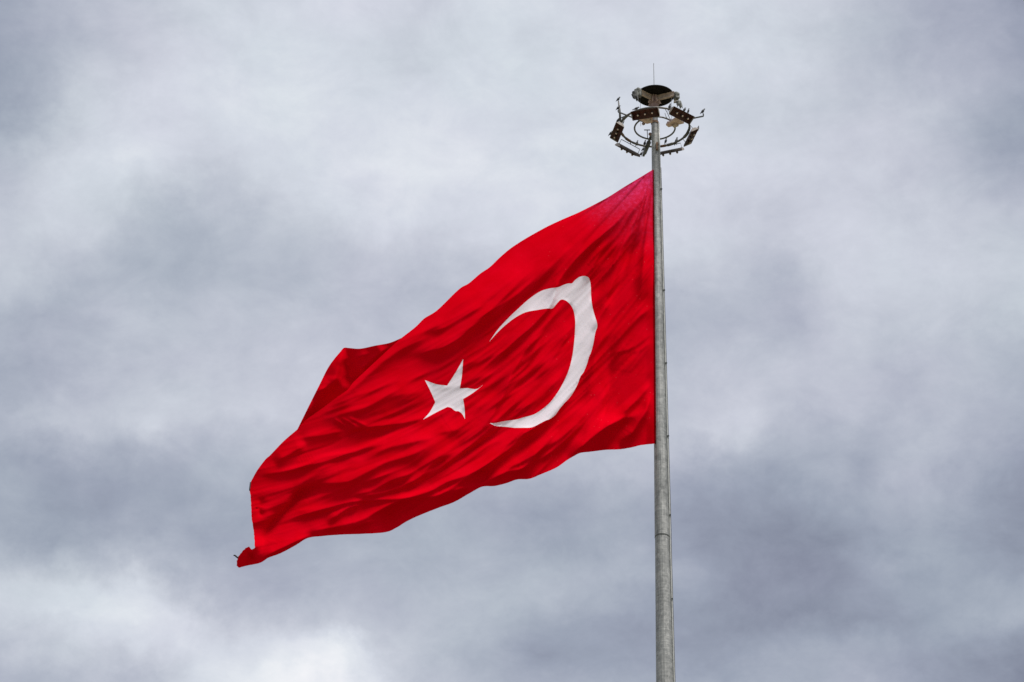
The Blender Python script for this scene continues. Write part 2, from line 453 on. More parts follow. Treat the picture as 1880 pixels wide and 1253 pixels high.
# ------------------------------------------------------------------ flagpole
pole = empty('flagpole', (X0, Y0, .2))
tag(pole, 'tall tapered galvanised steel flagpole with dark dish on top', 'flagpole')
def rad_px(py): return (14 + (py - 234) * .0216 - 2.2 - .0008 * (py - 234)) / 2
def pole_radius(z):
    # invert: photo row for this height, then width in metres
    e = math.atan2(z - CAM[2], Y0)
    py = 626.5 - F_PX * math.tan(e - R(PITCH))
    depth = Y0 * cp + (z - CAM[2]) * sp
    return rad_px(min(py, 9000)) * depth / F_PX if py < 2600 else None
ZR, MPX = pole_at(233.9)                         # height of the floodlight ring; metres per pixel there
zj, mj = pole_at(985)
rj = rad_px(985) * mj
r_low = rad_px(1253) * pole_at(1253)[1]
z_low = pole_at(1253)[0]
slope = (r_low - rj) / (zj - z_low)
ZTOP = ZR + 1.18
rt = rad_px(234) * MPX
NS = 20
def section(z0, z1, r0, r1, n=14):
    m = MB()
    pr = [(r0 + (r1 - r0) * i / n, z0 + (z1 - z0) * i / n - .2) for i in range(n + 1)]
    m.lathe(pr, NS)
    return m.build('pole_section', M_pole, pole)
section(zj - .02, ZTOP, rj, rt * .98)
zb = zj - 24.0
rb = rj - .016 + slope * (zj + .6 - zb)
section(zb, zj + .6, rb, rj - .016)
zb2 = zb - 32.0
rb2 = rb - .03 + slope * (zb + .6 - zb2)
section(zb2, zb + .6, rb2, rb - .03)
section(.2, zb2 + .6, rb2 - .03 + slope * (zb2 + .4), rb2 - .03)
cl = MB(); cl.lathe([(rj - .01, zj - .065 - .2), (rj + .002, zj - .06 - .2), (rj + .003, zj - .02 - .2), (rj + .0005, zj - .015 - .2)], 40)
cl.build('joint_collar', M_steel_dark, pole)
# conduit down the right flank with clips
def flank(z, extra, ang=-18):
    if z < zj - .02: r_ = rj - .016 + slope * (zj + .6 - z)
    else: r_ = rj + (rt * .98 - rj) * (z - zj) / (ZTOP - zj)
    return Vector(((r_ + extra) * math.cos(R(ang)), (r_ + extra) * math.sin(R(ang)), z - .2))
cb = MB(); cb.tube([flank(z, .032, -12) for z in np.linspace(zj - 23, ZR + .2, 40)], .031, 8)
cb.build('cable_conduit', M_conduit, pole, True)
cb = MB(); cb.tube([flank(z, .070, -3) for z in np.linspace(zj - 23, ZR - 2, 60)], .012, 6)
cb.build('cable', M_ring, pole, True)
for py in (349, 535, 669, 803, 948, 1102):
    z = pole_at(py)[0]
    p = flank(z, .062)
    m = MB(); m.box(p, (math.cos(R(-18)), math.sin(R(-18)), 0), (-math.sin(R(-18)), math.cos(R(-18)), 0), (0, 0, 1), .085 if py < 804 else .05, .04, .05)
    m.build('cable_clip', M_steel_dark, pole)

# ------------------------------------------------------------------ head of the pole: coordinates
# plan units: 1 u = one pixel of the enlarged study of the head (5.967 per photo pixel)
U = MPX / 5.967
e_h = R(PITCH) + math.atan((626.5 - 233.9) / F_PX)
ce, se = math.cos(e_h), math.sin(e_h)
HX, HY = 621.0, 799.0
def hp(x, y, z=0.0):
    """point at height z (u, above ring plane) seen at study position x, y -> metres from ring centre"""
    far = (z * ce - (HY - y)) / se
    return Vector((x - HX, far, z)) * U
def hpf(x, y, far):
    z = ((HY - y) + far * se) / ce
    return Vector((x - HX, far, z)) * U
def pol(ang, rad, z=0.0):
    return Vector((rad * math.cos(R(ang)), rad * math.sin(R(ang)), z)) * U
HEAD_Z = ZR - .2                                  # ring plane in the pole's own coordinates
hz = Vector((0, 0, HEAD_Z))

# dish, beams and gussets on the very top (parts of the pole)
zd = 423.0
m = MB()
m.lathe([(.02, zd * U - .02), (60 * U, zd * U - .015), (192 * U, zd * U - .03), (206 * U, zd * U - .045), (209 * U, zd * U - .03), (206 * U, zd * U), (150 * U, zd * U + .13), (60 * U, zd * U + .2), (.02, zd * U + .215)], 56)
m.build('cap_dish', M_dish, pole, True, hz + Vector((9 * U, 0, 0)))
m = MB(); m.tube([(0, 0, zd * U + .2), (0, 0, zd * U + .45), (0, 0, zd * U + .46), (0, 0, zd * U + 1.62)], [.02, .02, .013, .011], 8)
m.build('lightning_rod', M_steel_dark, pole, True, hz)
zb_ = 350.0
for ang, rend in ((-140, 225), (-24, 240), (98, 225)):
    m = MB()
    d = Vector((math.cos(R(ang)), math.sin(R(ang)), 0)); t = Vector((-d.y, d.x, 0))
    c = d * (rend * .55 * U) + Vector((0, 0, zb_ * U))
    m.box(c, d, t, (0, 0, 1), rend * .9 * U, .10, .02)
    m.box(c + Vector((0, 0, .10)), d, t, (0, 0, 1), rend * .9 * U - .004, .022, .18)
    m.box(c + Vector((0, 0, .20)), d, t, (0, 0, 1), rend * .9 * U, .10, .02)
    m.build('cap_beam', M_beam, pole, False, hz)
m = MB()
for ang in (-110, -62, -5, 60, 150, 200):
    d = Vector((math.cos(R(ang)), math.sin(R(ang)), 0)); t = Vector((-d.y, d.x, 0))
    a0 = d * (30 * U); a1 = d * (75 * U); z0 = (zb_ - 40) * U; z1 = (zd - 6) * U
    h = t * .012
    v = [a0 + Vector((0, 0, z0)), a1 + Vector((0, 0, z0)), a0 * 1.3 + Vector((0, 0, z1)), a0 + Vector((0, 0, z1))]
    m.add([p - h for p in v] + [p + h for p in v], [(3, 2, 1, 0), (4, 5, 6, 7), (0, 1, 5, 4), (1, 2, 6, 5), (2, 3, 7, 6), (3, 0, 4, 7)])
m.build('gusset_plate', M_pink, pole, False, hz)
m = MB(); m.lathe([(42 * U, 215 * U), (45 * U, 222 * U), (45 * U, 300 * U), (56 * U, 304 * U), (56 * U, 318 * U), (34 * U, 322 * U), (30 * U, zd * U)], 24)
m.build('top_neck', M_neck, pole, False, hz)
m = MB(); m.lathe([(rt * .995 + .012, 40 * U), (rt + .03, 44 * U), (rt + .03, 70 * U), (rt + .012, 74 * U)], 24)
m.build('neck_band', M_rust, pole, False, hz)
# rusty bracket on the pole under the ring
rb0 = hp(640, 1005, 0); zz = -((1005 - HY) / ce) * U
m = MB()
zz = ((HY - 1035) / ce) * U
for k_, (dx, w, h) in enumerate(((.075, .10, .11), (.06, .06, .30), (.09, .05, .16))):
    m.box((dx, -rt - .02 - .012 * k_, zz + (.14, 0, -.10)[k_]), (1, 0, 0), (0, 1, 0), (0, 0, 1), w, .10, h)
m.build('rusty_bracket', M_rust, pole, False, hz, .008)

# torn pulley covers at the beam ends
def rag(seed, c, size, mat, strips, name='torn_cover'):
    rr = random.Random(seed)
    m = MB()
    for (ox, oz, w, h, tilt) in strips:
        n = 7
        v, f = [], []
        for i in range(n + 1):
            for j in range(n + 1):
                a = i / n - .5; bq = j / n
                x = ox + w * a * (1 - .35 * bq * rr.uniform(.3, 1)) + tilt * bq * h
                z = oz - h * bq * (1 + (.18 * rr.uniform(-1, 1) if j == n else 0))
                y = -.10 * math.cos(a * 3.0) * size * 4 + .05 * mnoise.noise(Vector((x * 9, z * 9, seed)))
                v.append(Vector((x + .012 * rr.uniform(-1, 1), y, z + .01 * rr.uniform(-1, 1))))
        for i in range(n):
            for j in range(n):
                f.append((i * (n + 1) + j, (i + 1) * (n + 1) + j, (i + 1) * (n + 1) + j + 1, i * (n + 1) + j + 1))
        m.add([c + p for p in v], f)
    o = m.build(name, mat, pole, True, hz)
    so = o.modifiers.new('thick', 'SOLIDIFY'); so.thickness = .018
    return o
pl_c = hp(432, 395, 395); pr_c = hp(862, 430, 380)
rag(1, pl_c, .25, M_cover, [(.02, .03, .27, .40, -.12), (.10, -.02, .12, .34, .02), (.03, .06, .20, .20, .05)])
rag(2, pl_c + Vector((-.13, -.05, -.22)), .2, M_cover_dark, [(0, .10, .17, .32, .05), (.10, -.14, .10, .22, .15), (-.05, -.02, .12, .25, .30)])
rag(3, pr_c, .25, M_cover, [(0, .03, .19, .33, .05), (.06, -.02, .12, .28, .02)])
rag(4, pr_c + Vector((.08, -.02, -.42)), .2, M_cover, [(0, 0, .20, .26, .10), (.07, -.10, .12, .24, .15), (.0, -.05, .10, .15, -.05)])
for c in (pl_c + Vector((.05, .05, -.16)), pr_c + Vector((-.02, .05, -.16)), pol(98, 225, zb_ - 20)):
    m = MB(); d = Vector((c.x, c.y, 0)).normalized(); t = Vector((-d.y, d.x, 0))
    m.box(c, d, t, (0, 0, 1), .20, .13, .22)
    m.build('pulley_box', M_ring, pole, False, hz, .01)
m = MB(); c = hp(860, 520, 330); m.box(c, (1, 0, .1), (0, 1, 0), (0, 0, 1), .20, .12, .05); m.build('pale_strap', M_plate, pole, False, hz)
m = MB(); c = hp(452, 472, 360); m.box(c + Vector((0, -.08, 0)), (.8, 0, -.6), (0, 1, 0), (.6, 0, .8), .17, .03, .05); m.build('pale_strap', M_plate, pole, False, hz)

# ------------------------------------------------------------------ floodlight ring
ring = empty('floodlight_ring', (X0, Y0, ZR))
tag(ring, 'round steel ring of six floodlight banks hung under the dish', 'floodlight ring')
def circle(rad, z, n=72): return [Vector((rad * U * math.cos(2 * math.pi * i / n), rad * U * math.sin(2 * math.pi * i / n), z * U)) for i in range(n)]
m = MB(); m.tube(circle(380, 0), 11.5 * U, 10, closed=True); m.build('outer_ring', M_ring, ring, True)
m = MB(); m.tube(circle(222, -12), 9.5 * U, 10, closed=True); m.build('inner_ring', M_ring, ring, True)
# sleeves and boxes strung along the outer ring
for ang, wd, ln, mt in ((158, 30, 50, M_rust), (140, 30, 70, M_rust), (125, 26, 40, M_ring), (74, 30, 60, M_rust), (62, 34, 70, M_ring), (22, 34, 110, M_ring), (5, 28, 60, M_steel_dark), (-60, 26, 50, M_ring), (-150, 34, 90, M_ring), (172, 30, 60, M_rust)):
    m = MB(); n = 6
    m.tube([pol(ang + (i / n - .5) * ln / 380 * 57.3, 380, 0) for i in range(n + 1)], wd / 2 * U, 10)
    m.build('ring_sleeve', mt, ring, True)
# radial arms with guide rollers
for ang, r0, r1, th, lift in ((-146, 137, 488, 8, 25), (-20, 165, 560, 8, 32), (101, 150, 590, 15, 0)):
    m = MB(); d = Vector((math.cos(R(ang)), math.sin(R(ang)), 0)); t = Vector((-d.y, d.x, 0))
    zz = 14
    a = pol(ang, r0, zz); b_ = pol(ang, r1, zz)
    m.box((a + b_) / 2, d, t, (0, 0, 1), (a - b_).length, th * 1.5 * U, th * 1.5 * U)
    if lift: m.box(b_ + Vector((0, 0, lift / 2 * U)), d, t, (0, 0, 1), 11 * U, 11 * U, lift * U)
    m.build('radial_arm', M_steel_dark, ring, False)
    for s in (-1, 1):
        q = MB(); q.ball(a + t * (s * 20 * U) + Vector((0, 0, -8 * U)), 19 * U, 10); q.build('guide_roller', M_neck, ring, True)
m = MB(); m.tube([pol(101, 300, 0), pol(101, 520, 0)], [26 * U, 20 * U], 8); m.build('junction_tube', M_steel_dark, ring, True)
# little aerial and the tall post
a = hp(550, 935, 10)
m = MB(); m.tube([a, a + Vector((-.02, 0, .47))], .016, 8); m.box(a + Vector((-.02, 0, .475)), (1, 0, 0), (0, 1, 0), (0, 0, 1), .25, .03, .03); m.build('aerial', M_ring, ring, True)
a = hp(242, 735, 0)
m = MB(); m.tube([a, a + Vector((-.025, 0, .55)), a + Vector((-.07, 0, 1.0))], [.050, .044, .026], 10); m.build('corner_post', M_ring, ring, True)
POST_TOP = a + Vector((-.07, 0, 1.0))
# drooping cable and suspension wires
m = MB(); m.tube([pol(-75 + 35 * i / 12, 380 - 140 * math.sin(math.pi * i / 24), -4 - 26 * math.sin(math.pi * i / 12)) for i in range(13)], .013, 6); m.build('drooping_cable', M_steel_dark, ring, True)
m = MB(); m.tube([pol(-70 + 12 * i / 10, 300 - 60 * i / 10, -4 - 30 * math.sin(math.pi * i / 10)) for i in range(11)], .010, 6); m.build('drooping_cable', M_steel_dark, ring, True)
for (x0, y0, z0), (x1, y1) in (((467, 480, 375), (467, 610)), ((806, 480, 360), (808, 600))):
    a = hp(x0, y0, z0); m = MB(); m.tube([a, Vector((a.x, a.y, .0))], .007, 6); m.build('suspension_wire', M_wire, ring, True)
# control-gear trays beside the two near floodlights
for ang, w0, w1, v0, v1 in ((-113, 105, 115, 30, 35), (-36, 78, 62, 26, 24)):
    d = Vector((math.cos(R(ang)), math.sin(R(ang)), 0)); t = Vector((-d.y, d.x, 0))
    m = MB(); z0, z1 = -55 * U, -35 * U
    v = [d * 165 * U - t * v0 * U, d * 165 * U + t * v1 * U, d * 345 * U + t * w1 * U, d * 345 * U - t * w0 * U]
    m.add([p + Vector((0, 0, z0)) for p in v] + [p + Vector((0, 0, z1)) for p in v], [(3, 2, 1, 0), (4, 5, 6, 7), (0, 1, 5, 4), (1, 2, 6, 5), (2, 3, 7, 6), (3, 0, 4, 7)])
    m.build('gear_tray', M_pink, ring, False)
    m = MB(); m.box(d * 255 * U + t * 20 * U + Vector((0, 0, z0 - 12 * U)), d, t, (0, 0, 1), 60 * U, 50 * U, 22 * U)
    m.build('gear_box', M_beam, ring, False, (0, 0, 0), .008)

def floodlight(ang, cx, cy, R_, tilt, length=1.12, width=.40):
    """bank of three lamps in a curved trough; centre seen at study position cx, cy"""
    d = Vector((math.cos(R(ang)), math.sin(R(ang)), 0)); t = Vector((-d.y, d.x, 0)); up = Vector((0, 0, 1))
    far = R_ * math.sin(R(ang))
    c = hpf(cx, cy, far)
    n = d * math.sin(R(tilt)) - up * math.cos(R(tilt))            # the way the lamps look
    w = d * math.cos(R(tilt)) + up * math.sin(R(tilt))            # across the trough
    def arc(depth, wid, k=9):
        return [w * (wid / 2 * math.sin(R(-70 + 140 * i / (k - 1))) / math.sin(R(70))) - n * (depth * (math.cos(R(-70 + 140 * i / (k - 1))) - math.cos(R(70)))) for i in range(k)]
    outer = arc(.20, width); inner = arc(.165, width - .03)
    sec = outer + inner[::-1]
    L = length
    v = [c - t * (L / 2) + p for p in sec] + [c + t * (L / 2) + p for p in sec]
    k = len(sec)
    f = [(i, (i + 1) % k, k + (i + 1) % k, k + i) for i in range(k)]
    f += [tuple(range(k - 1, -1, -1)), tuple(range(k, 2 * k))]
    bank = MB(); bank.add(v, f)
    o = bank.build('floodlight', M_housing, ring, False)
    # inner brown face
    m = MB(); fc = arc(.10, width - .045)
    v = [c - t * (L / 2 - .012) + p for p in fc] + [c + t * (L / 2 - .012) + p for p in fc]
    k = len(fc); m.add(v, [(i, k + i, k + i + 1, i + 1) for i in range(k - 1)])
    q = m.build('reflector', M_face, o, True); so = q.modifiers.new('thick', 'SOLIDIFY'); so.thickness = .012; so.offset = 0
    for s in (-1, 1):
        m = MB(); e = arc(.185, width - .02)
        cc = c + t * (s * (L / 2 + .012))
        v = [cc - t * .008 + p for p in e] + [cc + t * .008 + p for p in e]; k = len(e)
        m.add(v, [tuple(range(k - 1, -1, -1)), tuple(range(k, 2 * k))] + [(i, (i + 1) % k, k + (i + 1) % k, k + i) for i in range(k)])
        m.build('end_plate', M_plate, o)
    for s in (-1, 0, 1):
        p0 = c + t * (s * L * .27) - n * .06
        m = MB(); m.tube([p0, p0 + n * .10, p0 + n * .125], [.042, .048, .040], 12); b2 = m.build('lamp', M_lampbody, o, True)
        m = MB(); q0 = p0 + n * .125
        vv, ff = [], []
        for i in range(5):
            ph = math.pi / 2 * i / 4
            for j in range(12):
                a_ = 2 * math.pi * j / 12
                vv.append(q0 + (t * math.cos(a_) + w * math.sin(a_)) * (.034 * math.cos(ph) + .001) + n * (.028 * math.sin(ph)))
        for i in range(4):
            for j in range(12): ff.append((i * 12 + j, i * 12 + (j + 1) % 12, (i + 1) * 12 + (j + 1) % 12, (i + 1) * 12 + j))
        ff.append(tuple(range(48, 60)))
        m.add(vv, ff); m.build('lamp_glass', M_lamp, o, True)
    # yoke bar back to the ring
    m = MB()
    back = -n * .17 - d * .10 + up * .10
    e0 = c - t * (L / 2 - .03); e1 = c + t * (L / 2 - .03)
    m.tube([e0 - n * .03, e0 + back, e1 + back, e1 - n * .03], .015, 6)
    rp = d * 380 * U
    mid = c + back
    m.tube([mid, rp + t * (mid.dot(t))], .02, 6)
    m.build('yoke', M_steel_dark, o)
    return o, c, d, t, w, n
FL = []
for args in ((-107, 505, 655, 420, 38), (-49, 908, 672, 425, 36), (192, 203, 858, 425, 30), (14, 1022, 915, 425, 33), (133, 325, 1062, 425, 36), (70, 797, 1082, 425, 36)):
    FL.append(floodlight(*args))

# ------------------------------------------------------------------ birds
def bird_mesh(name, pitch, fat=1.0, tail=1.0, turn=0.0):
    """small dark songbird standing at the origin, facing +X; one continuous body"""
    sec = [(-.115 * tail, -.035, .004, .014), (-.075, -.018, .010, .017), (-.045, -.004, .024, .025), (-.018, .004, .034, .036), (.012, .010, .036, .039), (.036, .020, .029, .032),
           (.052, .034, .021, .022), (.066, .044, .021, .021), (.080, .047, .017, .016), (.089, .046, .007, .007), (.108, .042, .0015, .0015)]
    P = R(pitch)
    v, f = [], []
    n = 10
    prev = None
    for i, (x, z, rz, ry) in enumerate(sec):
        yaw = R(turn) if i >= 7 else 0
        for k_ in range(n):
            a = 2 * math.pi * k_ / n
            q = Vector((x, ry * fat * math.cos(a), z + rz * fat * math.sin(a)))
            if yaw:
                o_ = Vector((.058, 0, 0)); q = Matrix.Rotation(yaw, 3, 'Z') @ (q - o_) + o_
            q = Matrix.Rotation(-P, 3, 'Y') @ q
            v.append(q + Vector((0, 0, .072)))
    m = len(sec)
    for i in range(m - 1):
        for k_ in range(n):
            f.append((i * n + k_, i * n + (k_ + 1) % n, (i + 1) * n + (k_ + 1) % n, (i + 1) * n + k_))
    f.append(tuple(range(n - 1, -1, -1))); f.append(tuple(range((m - 1) * n, m * n)))
    mb = MB(); mb.add(v, f)
    for s in (-1, 1):
        mb.tube([(-.004, s * .014, .052), (.004, s * .015, .025), (.0, s * .015, 0.0)], [.006, .003, .003], 5)
        mb.tube([(-.010, s * .015, .002), (.02, s * .015, .002)], .003, 5)
    # folded wings lying along the flanks, tips over the tail root
    for s in (-1, 1):
        w = [(.03, .030, .018), (.0, .040, .010), (-.04, .030, -.004), (-.085, .012, -.014)]
        vv = []
        for (x, y, z) in w:
            for dz, dy in ((.016, -.010), (0, 0), (-.014, -.006)):
                q = Matrix.Rotation(-P, 3, 'Y') @ Vector((x, s * (y + dy) * fat, z + dz * (1.1 - abs(x) * 6)))
                vv.append(q + Vector((0, 0, .072)))
        mb.add(vv, [(i * 3 + j, i * 3 + j + 1, (i + 1) * 3 + j + 1, (i + 1) * 3 + j) for i in range(3) for j in range(2)])
    me = bpy.data.meshes.new(name)
    me.from_pydata([tuple(p) for p in mb.v], [], mb.f); me.update()
    me.polygons.foreach_set('use_smooth', [True] * len(me.polygons))
    me.materials.append(M_bird)
    return me
B_up = bird_mesh('bird_upright', 48); B_mid = bird_mesh('bird_perched', 28, 1.05); B_flat = bird_mesh('bird_low', 6, .95, 1.15, 25); B_fat = bird_mesh('bird_fluffed', 35, 1.25, .9, -30)
def bird(me, p, yaw, scale, label):
    o = bpy.data.objects.new('bird', me)
    COL.objects.link(o)
    o.location = Vector((X0, Y0, ZR)) + p
    o.rotation_euler = (0, 0, R(yaw))
    o.scale = (scale * 1.22, scale * 1.5, scale * 1.35)
    tag(o, label, 'bird', 'dark birds perched on the floodlight ring')
    return o
A_top = lambda i, s, q=.0: FL[i][1] + FL[i][3] * s - FL[i][5] * (.20 * (1 - math.cos(R(70)))) + FL[i][4] * q
arm = lambda ang, r_, dz=24: pol(ang, r_, dz)
on_ring = lambda ang: pol(ang, 380, 11)
bird(B_mid, POST_TOP + Vector((0, 0, -.01)), 12, 1.05, 'dark bird standing on top of the tall thin corner post')
bird(B_mid, arm(-146, 486, 38), 20, 1.15, 'dark bird at the outer tip of the arm below the tall corner post')
bird(B_mid, hp(215, 752, -10), -25, 1.0, 'dark bird on the upper end of the leftmost floodlight bank')
bird(B_flat, hp(280, 716, 14), 30, 1.1, 'dark bird leaning over the ring between the leftmost floodlight and the corner arm')
bird(B_flat, hp(415, 622, 20), 5, 1.15, 'dark bird lying low behind the upper edge of the floodlight in front of the pole')
bird(B_mid, hp(140, 892, -70), 8, 1.1, 'dark bird half hidden behind the leftmost floodlight with its tail showing')
bird(B_up, hp(436, 1003, 11), 10, 1.15, 'upright dark bird alone on the outer ring to the left of the pole')
bird(B_up, hp(522, 1006, 14), -10, 1.25, 'dark bird on the outer ring against the dark junction tube')
bird(B_mid, hp(508, 1064, 24), 15, 1.0, 'dark bird halfway out on the far arm beside the pole')
bird(B_mid, hp(488, 1118, 18), 20, 1.1, 'dark bird at the outer end of the far arm, lowest of all the birds')
bird(B_up, hp(752, 978, 11), 25, 1.15, 'upright dark bird alone on the outer ring just right of the pole')
bird(B_up, hp(868, 988, -10), 12, 1.5, 'larger dark bird with drooping tail on the ring above the far right floodlight')
bird(B_up, hp(778, 612, 14), -5, 1.35, 'dark bird standing on the near side of the ring between the two near floodlights')
bird(B_fat, hp(940, 632, 30), 40, .95, 'small round dark bird on the right near floodlight, beside the torn cover')
bird(B_up, hp(984, 646, 25), 10, 1.0, 'dark bird with tail up on the right near floodlight, nearer its outer end')
bird(B_mid, arm(-20, 556, 46), 10, 1.2, 'dark bird on the bent tip of the right hand arm')
bird(B_up, hp(1098, 836, -20), 15, 1.0, 'dark bird on the upper end of the rightmost floodlight bank')

# ------------------------------------------------------------------ the flag
FLAG_Y = Y0 - .17
def catmull(pts, step, closed=False):
    P = np.array(pts, float)
    out = []
    n = len(P)
    for i in range(n - 1):
        p0 = P[max(i - 1, 0)]; p1 = P[i]; p2 = P[i + 1]; p3 = P[min(i + 2, n - 1)]
        L = np.linalg.norm(p2 - p1); k_ = max(1, int(round(L / step)))
        a = max(np.linalg.norm(p1 - p0), 1e-6) ** .5; b_ = max(L, 1e-6) ** .5; c_ = max(np.linalg.norm(p3 - p2), 1e-6) ** .5
        m1 = (p2 - p1) if i == 0 else (p2 - p1 + b_ * ((p1 - p0) / a - (p2 - p0) / (a + b_)))
        m2 = (p2 - p1) if i == n - 2 else (p2 - p1 + b_ * ((p3 - p2) / c_ - (p3 - p1) / (b_ + c_)))
        for j in range(k_):
            t = j / k_
            out.append((2 * t**3 - 3 * t**2 + 1) * p1 + (t**3 - 2 * t**2 + t) * m1 + (-2 * t**3 + 3 * t**2) * p2 + (t**3 - t**2) * m2)
    out.append(P[-1])
    return np.array(out)
def S(s):
    v = [float(t) for t in s.replace(',', ' ').split()]
    return list(zip(v[0::2], v[1::2]))
TOP = S("1199.5,311.5 1196,313.4 1174,326.8 1147,343 1116.6,362.2 1089.8,376.6 1061,391 1032.3,403.4 1005.5,415.9 982.6,428.3 959.6,441.7 936.6,457 917.4,473.3 898.3,491.5 882.6,502 860,521 846,528.8 800,572 779,585 763.6,600 736.8,621")
CREASE = S("736.8,621 723.4,632.5 698.5,655.5 669.8,682.3 646.8,704.4 639,715 618,730 593,749 558.7,774 546,788.6")
LEFT = S("546,788.6 520.4,810.7 493.6,838.4 490,841 472.8,863 459.4,887")
FLY = S("459.4,887 458.6,899.5 460.3,914.9 462.2,952 466,979 468,1005.8")
TAIL = S("468,1005.8 462.2,1009.6 457.5,1003.8")
TAIL2 = S("457.5,1003.8 450.7,1006.7 443,1015.3 436.4,1025 434.4,1038.3 439.3,1042.7")
BOT = S("439.3,1042.7 451.7,1039.3 467,1036.4 479.5,1033 491.9,1025 514.9,1016.3 543.6,1001 564.7,988.5 591.5,984.7 629.8,981.8 668,980.5 712,976.6 729.4,968.4 744.7,958.8 760,951 776.6,944 805.3,932.6 834,922 862.8,905.7 885.8,893.9 906.8,892.9 929.8,887.6 949,880.9 972,879.5 993,871.3 1021.7,858.8 1040.9,845.4 1051.7,839 1064.5,832.3 1083.6,829.9 1112.3,826.4 1137.9,825.4 1160,821.9 1176,817.9 1200,815.2 1203.5,814.8")
HOIST = S("1203.5,814.8 1202.8,700 1202,600 1201,480 1200,380 1199.5,311.5")
CRES_O = S("898.3,627.8 913.2,606.4 932.3,585.3 951.5,567 970.6,549.9 991.7,535.5 1009,530 1025.2,527.5 1035.8,523 1043.4,520.8 1050,520.6 1055.9,514.5 1064.5,508.7 1074,507.2 1080.8,510.3 1084,520.2 1085.5,547 1087.8,564.3 1092.2,580.5 1096,593 1096.5,600.6 1093.2,610.2 1089.4,631.3 1084.6,648.5 1082,654 1077.5,669 1070.8,684.7 1066,691 1061.3,703.8 1054.9,716.6 1046.9,729.4 1035.7,741.3 1027,751.7 1019.8,762 1010.2,769.3 1002.2,772.4 992.7,777.2 976.7,784.9 959,785.8 944,785.8 929.8,784.2 909.7,782.2 899.2,777.5")
CRES_I = S("899.2,777.5 908.7,777 926,773.6 947,770.7 960.7,766.9 979.9,761.3 994.3,752.5 1008.6,740.5 1023,722 1032.5,706 1040.5,689.5 1046.5,672.5 1051.5,650 1054,630 1055.4,612 1055.9,587.2 1052,568 1045.3,557.6 1037.7,551.8 1030,550.5 1024.3,555.6 1013.7,567 1007,566.6 986,569.6 964.9,573.8 947.7,582.5 928.5,596.8 913.2,611.2 898.3,627.8")
STAR = [S("850.4,659.6 848,690 844.3,713.6"), S("844.3,713.6 858,713 874.9,714.6 887,707"), S("887,707 868,722 850.3,733"), S("850.3,733 853,752 853.6,769.8"),
        S("853.6,769.8 848,760 841.7,755.4 836,755 828,749 821.6,747.4"), S("821.6,747.4 800,758 776.5,771"), S("776.5,771 789,757 799.2,738.8"), S("799.2,738.8 791,720 780.1,698.3"),
        S("780.1,698.3 802,706 820.9,708.3"), S("820.9,708.3 836,685 850.4,659.6")]
STEP = 2.5
def frayed(P, a):
    P = P.copy(); P[1:-1] += rng.uniform(-a, a, P[1:-1].shape); return P
front_poly = np.vstack([(frayed(catmull(p, STEP), fr_) if fr_ else catmull(p, STEP))[:-1] for p, fr_ in ((TOP, 0), (CREASE, 0), (LEFT, 0), (FLY, .45), (TAIL, .5), (TAIL2, .8), (BOT, .12), (HOIST, 0))])
cres_poly = np.vstack([catmull(p, STEP * .8)[:-1] for p in (CRES_O, CRES_I)])
star_poly = np.vstack([catmull(p, STEP * .8)[:-1] for p in STAR])

def inside(poly, P):
    x, y = P[:, 0], P[:, 1]
    r_ = np.zeros(len(P), bool)
    j = len(poly) - 1
    for i in range(len(poly)):
        xi, yi = poly[i]; xj, yj = poly[j]
        c_ = ((yi > y) != (yj > y))
        with np.errstate(divide='ignore', invalid='ignore'):
            c_ &= x < (xj - xi) * (y - yi) / (yj - yi + 1e-12) + xi
        r_ ^= c_; j = i
    return r_

# smooth noise on the photo plane
_tabs = [rng.standard_normal((64, 64)) for _ in range(6)]
def vnoise(x, y, t):
    T = _tabs[t % 6]
    xi = np.floor(x).astype(int); yi = np.floor(y).astype(int)
    fx = x - xi; fy = y - yi
    fx = fx * fx * fx * (fx * (fx * 6 - 15) + 10); fy = fy * fy * fy * (fy * (fy * 6 - 15) + 10)
    g_ = lambda a, b_: T[a % 64, b_ % 64]
    return (g_(xi, yi) * (1 - fx) + g_(xi + 1, yi) * fx) * (1 - fy) + (g_(xi, yi + 1) * (1 - fx) + g_(xi + 1, yi + 1) * fx) * fy

